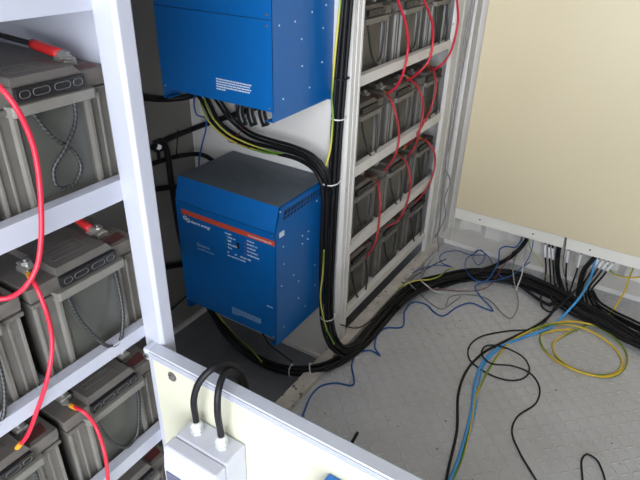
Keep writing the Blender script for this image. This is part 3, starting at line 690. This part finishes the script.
tie('black cable tie around the vertical bundle beside the upper inverter', U(340.6, 78, y=YV), (.03, 0, 1), .0190, 'cable')

# recess cables behind the near post
def rp(a, b, yy):
    p = U(a, b, y=yy)
    return p if p.x > XW+.030 else U(a, b, x=XW+.012)
def rc(label, p, r, m_='cable', yy=1.36): cable('recess_cable' if m_ == 'cable' else 'thin_wire', label, ([rp(p[0][0]-90, p[0][1]+(p[0][1]-p[1][1])*3, yy)] if p[0][0] < 151 else [])+[rp(a, b, yy) for a, b in p], r, m_, n=10)
rc('thick black cable lying level just below the left foot of the upper inverter', [(118, 92), (140, 97), (165, 99), (190, 96), (208, 86)], .0105)
rc('thick black cable rising to the right under the upper inverter', [(152, 148), (168, 139), (190, 130), (214, 121), (240, 113), (262, 104), (272, 92)], .0095, yy=1.39)
rc('thick black cable hanging down behind the lower inverter', [(163, 140), (167, 152), (171, 180), (175, 205), (181, 240), (188, 262)], .0105, yy=1.385)
rc('black cable arching behind the top of the lower inverter', [(138, 170), (155, 163), (180, 156), (203, 155), (216, 164), (224, 178)], .0080, yy=1.36)
rc('short black cable entering the recess half way down', [(140, 190), (156, 189), (178, 187), (196, 190)], .0095, yy=1.39)
rc('black cable low in the recess beside the lower inverter', [(140, 270), (160, 268), (180, 265), (200, 262)], .0100, yy=1.39)
rc('thin black wire drooping near the recess corner', [(150, 322), (168, 312), (182, 300), (194, 288)], .0035, yy=1.36)
rc('thin black wire between the two thick recess cables', [(178, 130), (177, 145), (176, 158)], .0022, yy=1.38)
rc('thin blue wire hanging from the upper inverter to the lower one', [(196, 88), (194, 104), (197, 115), (206, 118), (206, 128), (202, 145), (199, 162), (200, 180)], .0026, 'blue', 1.35)
rc('thin red wire under the upper inverter', [(250, 100), (249, 112), (245, 122), (238, 135), (228, 141), (240, 144), (250, 148)], .0014, 'darkred', 1.35)
cable('earth_wire', 'left yellow and green earth wire of the pair under the upper inverter', [U(199, 90, y=1.33), U(201, 104, y=1.33), U(208, 120, y=1.33), U(220, 133, y=1.34), U(236, 143, y=1.35), U(262, 152, y=1.37), U(290, 157, y=1.385), U(312, 168, y=1.38)], .0030, 'yg', 'earth wires')
cable('earth_wire', 'right yellow and green earth wire of the pair under the upper inverter', [U(203, 90, y=1.33), U(206, 104, y=1.33), U(213, 118, y=1.33), U(226, 132, y=1.34), U(242, 141, y=1.35), U(266, 150, y=1.37), U(292, 156, y=1.385), U(312, 166, y=1.38)], .0030, 'yg', 'earth wires')
cable('earth_wire', 'yellow and green earth wire down the left side of the vertical bundle', [U(343, -20, y=YV-.01), U(338.5, 20, y=YV-.02), U(334.5, 60, y=YV-.02), U(332, 98, y=YV-.01), U(333, 118, y=YV-.02), U(330, 150, y=YV-.028), U(324, 172, y=YV-.04)], .0036, 'yg', 'earth wires')
cable('earth_wire', 'green earth wire beside the lower inverter at the foot of the bundle', [U(324, 250, y=YV-.035), U(323, 272, y=YV-.035), U(320.5, 295, y=YV-.035), U(322, 312, y=YV-.04), U(326, 328, y=YV-.06), U(334, 344, y=YV-.10)], .0030, 'yg', 'earth wires')
cable('earth_wire', 'yellow and green earth wire in the bundle under the lower inverter', [U(212, 306, y=1.25), U(222, 320, y=1.24), U(236, 336, z=.05), U(252, 350, z=.03), U(262, 362, z=.02)], .0030, 'yg', 'earth wires')
cable('thin_wire', 'thin black wire bowing out under the lower inverter', [U(256, 318, y=1.30), U(262, 332, z=.03), U(270, 345, z=.0), U(282, 354, z=-.02), U(292, 362, z=.0)], .0026, 'cable')
# terminals and fuse clump hanging under the upper inverter
e = empty('cable_connector', rp(160, 146, 1.37), 'black bolted cable joint on the recess wall at the end of the rising cable', 'connector')
c = rp(160, 146, 1.385)
bm = bmesh.new(); box(bm, c.x-.030, c.x+.006, c.y-.02, c.y+.02, c.z-.020, c.z+.022); cyl(bm, c+Vector((-.02, 0, -.05)), (0, 0, 1), .012, .06, 12); part('body', bm, 'black', e, bevel=.005)
bm = bmesh.new(); cyl(bm, c+Vector((.006, -.010, 0)), (.5, -.5, .3), .010, .010, 6); part('nut', bm, 'steel', e)
for k, (px, lb) in enumerate(((240, 'left'), (250, 'middle'), (262, 'right'))):
    c = U(px, 112, y=1.33); e = empty('terminal_lug', c, 'dark cable terminal under the upper inverter, the %s one' % lb, 'terminal', 'terminals under the upper inverter')
    bm = bmesh.new(); tube(bm, [c+Vector((-.004, .02, .05)), c+Vector((0, 0, .0)), c+Vector((.014, .0, -.040))], .013, n=10); part('boot', bm, 'black', e)
    bm = bmesh.new(); cyl(bm, c+Vector((-.002, -.012, .022)), (0, -1, 0), .006, .005, 6); part('nut', bm, 'steel', e)

# ------------------------------------------------------------------ cables under the cabinet
ZS = .111*H
def seq(*q):
    out = []
    for a, b, k, v in q: out.append(U(a, b, **{k: v}))
    return out
def marked(label, p, r, sl, m_='cable', group='marked cables under the cabinet'):
    p = [Vector(v) for v in p]; e = empty('marked_cable', p[0], label, 'cable', group)
    bm = bmesh.new(); tube(bm, p, r, n=8); part('insulation', bm, m_, e)
    path = spline(p, .01); i0 = 0; acc = 0
    a = b = None
    for i in range(1, len(path)):
        acc += (path[i]-path[i-1]).length
        if a is None and acc > sl[0]: a = i
        if b is None and acc > sl[1]: b = i
    if a and b:
        bm = bmesh.new(); tube(bm, path[a:b+1], r*1.5, n=10, raw=True); part('marker_sleeve', bm, 'sleeve', e)
YC = YF+.022
def drop(px0, py0, px1, py1, px2, py2, tail):
    return [U(px0, py0, y=YC)+Vector((0, 0, .05)), U(px0, py0, y=YC), U((px0+px1)/2-.5, (py0+py1)/2, y=YC-.005), U(px1, py1, y=YC-.02), U(px2, py2, z=.03)]+[U(a, b, z=.03) for a, b in tail]
T1 = [(560, 305), (575, 316), (600, 330), (640, 352)]
marked('first marked black cable from the left under the cabinet, looping at the floor', drop(545.5, 242, 546, 268, 544, 285, [(541, 296), (543, 308), (550, 312), (556, 303)]), .0038, (.06, .12))
marked('second marked black cable from the left under the cabinet, straight down', drop(549.5, 243, 550, 268, 551, 288, [(552, 300), (556, 310)]), .0038, (.06, .12))
marked('third marked black cable from the left under the cabinet, straight down', drop(553, 244, 553.5, 270, 555, 290, [(556, 304), (553, 310)]), .0038, (.065, .12))
marked('marked black cable under the cabinet just right of the thick black pair', drop(569, 248, 566, 272, 567, 288, [(572, 300), (590, 312), (620, 330)]), .0038, (.06, .11))
marked('marked black cable under the cabinet left of the light blue hose', drop(582, 252, 577, 270, 572, 285, [(570, 296), (578, 306), (600, 318), (630, 334)]), .0038, (.06, .115))
for k, (a, b) in enumerate(((600, 257), (605, 258), (610, 259.5), (615, 261))):
    marked('marked black cable in the group of four right of the light blue hose, %s' % ('leftmost', 'second', 'third', 'rightmost')[k],
           drop(a, b, a-9-k, b+15, a-17-2*k, b+28, [(583+3*k, 300-2*k), (588+4*k, 309), (606+3*k, 319), (645, 336+2*k)]), .0042, (.055, .095))
bundle('supply_cable', 'unmarked black cable falling from the middle of the cabinet into the floor bundle', 'unmarked cables under the cabinet',
       [U(560, 244, y=YC)+Vector((0, 0, .05)), U(559, 246, y=YC), U(557, 265, y=YC-.01), U(560, 284, z=.03), U(568, 298, z=.03), U(585, 309, z=.03), U(610, 322, z=.03), U(648, 342, z=.03), U(700, 372, z=.03)], 3, .0050, seed=7, floor=zfloor)
bundle('supply_cable', 'black cable slanting from behind the light blue hose to the floor', 'slanting cables under the cabinet',
       [U(596, 255, y=YC)+Vector((0, 0, .05)), U(594, 258, y=YC), U(585, 268, y=YC-.02), U(580, 284, z=.04), U(580, 300, z=.03), U(592, 314, z=.03), U(615, 327, z=.03), U(650, 346, z=.03), U(700, 376, z=.03)], 4, .0050, seed=8, floor=zfloor)
bundle('supply_cable', 'black cable at the right end of the floor bundle, close to the right edge', 'cables at the right edge of the floor',
       [U(556, 300, z=.02), U(572, 311, z=.02), U(596, 322, z=.02), U(622, 336, z=.02), U(655, 352, z=.02), U(715, 392, z=.02)], 6, .0052, seed=9, floor=zfloor, pack=1.5, wob=.6)
bundle('supply_cable', 'black cable fanning out on the floor above the yellow coil', 'fanned cables at the far sill',
       [U(590, 292, z=.05), U(596, 303, z=.035), U(612, 314, z=.03), U(632, 324, z=.03), U(655, 336, z=.03), U(710, 366, z=.03)], 5, .0050, seed=11, floor=zfloor, pack=1.3, wob=.6)
bundle('supply_cable', 'black cable curving left along the floor from under the cabinet', 'cables curving left from the cabinet',
       [U(527, 236, y=YC)+Vector((0, 0, .05)), U(526, 240, y=YC), U(515, 253, y=YC-.02), U(500, 263, z=.05), U(482, 270, z=.05), U(460, 276, z=.045), U(438, 282, z=.04), U(415, 294, z=.045), U(398, 308, z=.045)], 3, .0050, seed=10, floor=zfloor)
bundle('supply_cable', 'black cable running straight along the front edge of the floor bundle', 'cables along the front of the floor bundle',
       [U(440, 287, z=.012), U(462, 281, z=.012), U(495, 279, z=.012), U(520, 286, z=.012), U(535, 297, z=.012), U(550, 305, z=.012), U(556, 298, z=.02), U(555, 285, z=.04)], 2, .0060, seed=12, floor=zfloor)
def fc(name, label, p, r, m_, z=None, group=None, n=8):
    z = r+.0005 if z is None else z
    pts = [(q if isinstance(q, Vector) else U(q[0], q[1], z=(q[2] if len(q) > 2 else z))) for q in p]
    cable(name, label, pts, r, m_, group, n=n)
hang = lambda px, py, yy=YC: U(px, py, y=yy)
# light blue hose
fc('blue_hose', 'light blue thick cable from the cabinet sweeping down the floor to the bottom edge', [hang(597, 250)+Vector((0, 0, .04)), hang(596, 257), hang(591.5, 275, YC-.04), (580, 297, .06), (569, 310, .03), (560, 319), (547, 329), (523, 337.5), (500, 347), (483, 362), (475, 383), (472, 407), (465, 437), (457, 463), (448, 484), (436, 515)], .0050, 'sky', n=12)
fc('floor_cable', 'light blue thin cable beside the light blue hose near the bottom edge', [(503, 345), (486, 362), (479, 383), (476, 407), (469, 437), (460, 463), (450, 486)], .0030, 'sky')
fc('floor_cable', 'long black cable sweeping down the floor left of the light blue hose', [hang(588, 262, YC-.03), hang(582, 281, YC-.06), (569, 297, .05), (556, 309, .03), (543, 321), (527, 330.5), (507, 340), (483, 353), (467, 370), (458.5, 393), (457, 430), (449, 466), (445, 486), (438, 515)], .0045, 'cable')
fc('floor_cable', 'black cable making two loops on the floor before running to the bottom edge', [(552, 314, .03), (537, 328), (507, 331), (480, 337), (469, 347), (470, 360), (487, 373), (507, 380), (523, 378.5), (529.5, 370, .008), (523, 357, .010), (503, 347, .012), (487, 345.5, .010), (481.5, 353, .010), (490, 363, .012), (513, 366, .008), (530, 373), (539.5, 387), (536, 403), (517, 417), (512, 432), (520, 453), (530, 470), (541, 488), (560, 520)], .0030, 'cable')
fc('floor_cable', 'black cable arching up from the bottom edge at the lower right', [(584, 492), (582, 472), (582, 459), (587, 454), (596, 459), (602, 470), (607, 488)], .0030, 'cable')
fc('earth_cable', 'long yellow and green cable coiled once, then running to the bottom edge', [hang(636, 262), hang(629, 278, YC-.02), (626, 288, .07), (619, 301, .05), (609, 314, .03), (597, 321), (580, 328), (563, 336), (553.5, 343), (555, 354), (570, 367), (596, 375), (615, 373), (622, 363), (616, 350), (601, 337, .011), (580, 327, .011), (557, 324, .011), (537, 328.5), (513, 340), (497, 357), (483, 380), (475, 400), (470, 430), (461, 460), (450, 484), (438, 512)], .0040, 'ygold', group='yellow and green cables on the floor', n=10)
fc('earth_cable', 'yellow and green cable forming the outer ring of the coil', [hang(606, 262), hang(612, 273), hang(627, 277.5), hang(650, 276)], .0040, 'ygold', group='yellow and green cables on the floor', n=10)
fc('earth_cable', 'yellow and green cable lying as the outer ring of the coil on the floor', [(572, 329, .012), (553, 331, .008), (541, 335), (543, 348), (557, 361), (580, 372), (607, 377), (622, 371), (627, 357), (618, 341), (598, 327, .012), (573, 321.5, .012), (550, 324, .008), (530, 330)], .0040, 'ygold', group='yellow and green cables on the floor', n=10)
# blue thin wires
fc('floor_wire', 'long blue wire zigzagging across the floor from the cabinet to the front board', [hang(522, 236), hang(521, 240), hang(516, 247, YC-.01), (505, 246.5, .10), (500, 249, .09), (498.5, 261, .06), (487, 280, .045), (475, 287, .03), (480, 296), (487, 303), (493, 311), (484, 308), (471, 303), (458, 306.5), (442, 316), (434, 312), (427, 305), (414, 302), (405, 311), (402, 327), (386, 328), (377, 336), (375, 348), (380.5, 356), (371, 350.5), (358, 353), (352, 364), (353, 385), (336, 383), (321, 386), (311, 396), (304, 412), (298, 430)], .0032, 'blue')
fc('floor_wire', 'blue wire running along the sill into a loop left of the cabinet', [hang(533, 238), hang(533, 243), hang(530, 255, YC-.02), (519, 270, .06), (504, 278, .05), (496, 270, .045), (487, 255, .045), (478, 250, .045), (473, 258, .045), (478, 265, .045), (485, 257, .045), (481, 250, .045), (470, 255, .04), (459, 251, .03), (446, 252), (440, 256), (442, 263), (452, 267, .02), (440, 265, .02), (425, 267.5, .03), (412, 273, .02), (405, 277)], .0022, 'blue')
fc('floor_wire', 'blue wire looping over the black floor bundle beside the coil of blue wire', [(487, 255, .04), (470, 256, .04), (465, 266, .05), (469, 275, .055), (478, 281, .055), (492, 281, .055), (508, 277, .055), (516, 272, .05), (530, 262, .06)], .0022, 'blue')
# white and grey wires
fc('floor_wire', 'white wire dropping from the cabinet in front of the black bundle, left of the pair', [hang(524, 233), hang(522, 241), hang(516, 256, YC-.03), (513, 268, .085), (514, 281, .05), (517, 293, .02), (518, 306), (510, 318.5), (502, 313), (492, 302), (483, 297), (463, 294.5), (450, 297), (446, 306)], .0026, 'cablegrey')
fc('floor_wire', 'white wire dropping from the cabinet in front of the black bundle, right of the pair', [hang(530, 236), hang(527, 246), (523.5, 262, .105), (522, 274, .075), (518, 285, .045), (515.5, 292, .02)], .0026, 'cablewhite')
fc('floor_wire', 'short pale wire crossing the black bundle, left of the pale pair', [(404, 278, .065), (411, 285, .060), (420, 294, .01), (429, 302), (441, 309), (452, 303), (461, 296)], .0024, 'cablegrey')
fc('floor_wire', 'short pale wire crossing the black bundle, right of the pale pair', [(419, 279, .065), (426, 285, .060), (437, 292, .012), (458, 293.5), (480, 293)], .0024, 'cablewhite')
fc('floor_wire', 'thin yellow wire hanging under the cabinet beside the blue wire', [hang(528, 238), hang(531, 250), hang(538, 258), hang(545, 270), (546, 277, .06)], .0020, 'yg')
fc('floor_wire', 'yellow and green wire lying on the black bundle left of the cabinet', [(398, 288, .068), (414, 281, .066), (430, 279.5, .064), (440, 276, .060), (447, 270, .055), (455, 268, .05)], .0028, 'yg')
fc('floor_wire', 'dark red wire along the front of the black floor bundle', [(424, 289, .03), (440, 289.5, .015), (460, 291), (477, 290.5), (489, 286, .015), (499, 272, .055), (506, 262, .07), hang(514, 250)], .0018, 'darkred')
fc('floor_wire', 'thin black wire drooping from the bundle across the foot of the far rack', [(329, 320, .12), (345, 326, .09), (357, 328, .07), (370, 321, .06), (384, 309, .07), (396, 294, .06)], .0022, 'cable')
fc('floor_wire', 'thin black wire lying across the floor left of the blue loops', [(404, 291, .065), (414, 277, .03), (425, 270), (437, 263), (446, 259)], .0022, 'cable')
bm = bmesh.new()
o = None
cable('hanging_wire', 'black strand hanging in front of the cabinet bottom strip', [U(566.5, 236, y=YF-.004), U(565.5, 245, y=YF-.006), U(563, 268, y=YF-.01), U(568, 285, y=YF-.03), U(575, 299, z=.03)], .0016, 'cable')
cable('sill_wire', 'thin dark wire running level along the far wall under the cabinet', [U(560, 262, y=YE-.004), U(585, 280, y=YE-.004), U(612, 283, y=YE-.004), U(650, 287, y=YE-.004)], .0016, 'cablegrey')
# grey wires down the corner column
XG = -.776
cable('hanging_wire', 'grey wire hanging in the corner beside the far rack post, left of the pair', [U(474, -12, x=XG), U(468, 20, x=XG), U(458, 80, x=XG), U(451, 120, x=XG), U(446, 160, x=XG), U(441, 205, x=XG), U(438, 232, x=XG), U(430, 243, z=.004), U(424, 256, z=.004), U(423, 268, z=.01), U(421, 279, z=.06)], .0040, 'cablegrey')
cable('hanging_wire', 'wavy grey wire hanging in the corner beside the far rack post, right of the pair', [U(477, -12, x=XG), U(468, 40, x=XG), U(457, 100, x=XG), U(450, 143, x=XG), U(445, 166, x=XG+.004), U(450, 182, x=XG), U(444.5, 199, x=XG), U(445, 217, x=XG+.004), U(437.5, 236, x=XG+.004), U(438.5, 250, z=.004), U(430, 262, z=.004), U(423, 275, z=.03)], .0024, 'cablegrey')
o = cable('cable_offcut', 'short black offcut of cable on the tread plate behind the panel rail', [U(351, 444, z=.006), U(357.5, 432.5, z=.006)], .0050, 'cable')
for k, (px, py, sx) in enumerate(((427, 329, .012), (440, 333, .016), (448, 328, .010), (463, 336, .008), (378, 357, .010), (336, 373, .010))):
    p = U(px, py, z=0); bm = bmesh.new()
    pr = [(sx*(1+.4*math.sin(j*2.3+k))*math.cos(j*math.pi/4), sx*.6*(1+.4*math.cos(j*1.7+k))*math.sin(j*math.pi/4)) for j in range(8)]
    prism(bm, pr, 'z', 0, .0015); o = finish('dirt_crumb', bm, 'rail'); o.location = p
    tag(o, 'flat flake of dirt on the tread plate, %s' % ('left of the largest', 'largest and in the middle', 'behind the largest', 'right of the largest', 'beside the blue wire kink', 'at the rail corner')[k], 'dirt flake', 'dirt flakes')

# ------------------------------------------------------------------ light: overcast sky through the open end of the container
w = bpy.data.worlds.new('world'); SC.world = w; w.use_nodes = True
bg = w.node_tree.nodes['Background']; bg.inputs[0].default_value = (.86, .915, 1.0, 1); bg.inputs[1].default_value = 4.0
for nm, cx, cy, sx, rz in (('door_portal', (XR-.30)/2, YN, XR+.30, 0), ('side_portal', XR+.02, (YN-.9)/2, -.9-YN, 90)):
    al = bpy.data.lights.new(nm, 'AREA'); al.shape = 'RECTANGLE'; al.size = sx; al.size_y = ZC; al.cycles.is_portal = True
    ao = bpy.data.objects.new(nm, al); COL.objects.link(ao); ao.location = (cx, cy, ZC/2); ao.rotation_euler = (math.radians(90), 0, math.radians(rz))
vs = SC.view_settings; vs.view_transform = 'Standard'; vs.look = 'None'; vs.exposure = 1.42; vs.gamma = 1; vs.use_curve_mapping = False
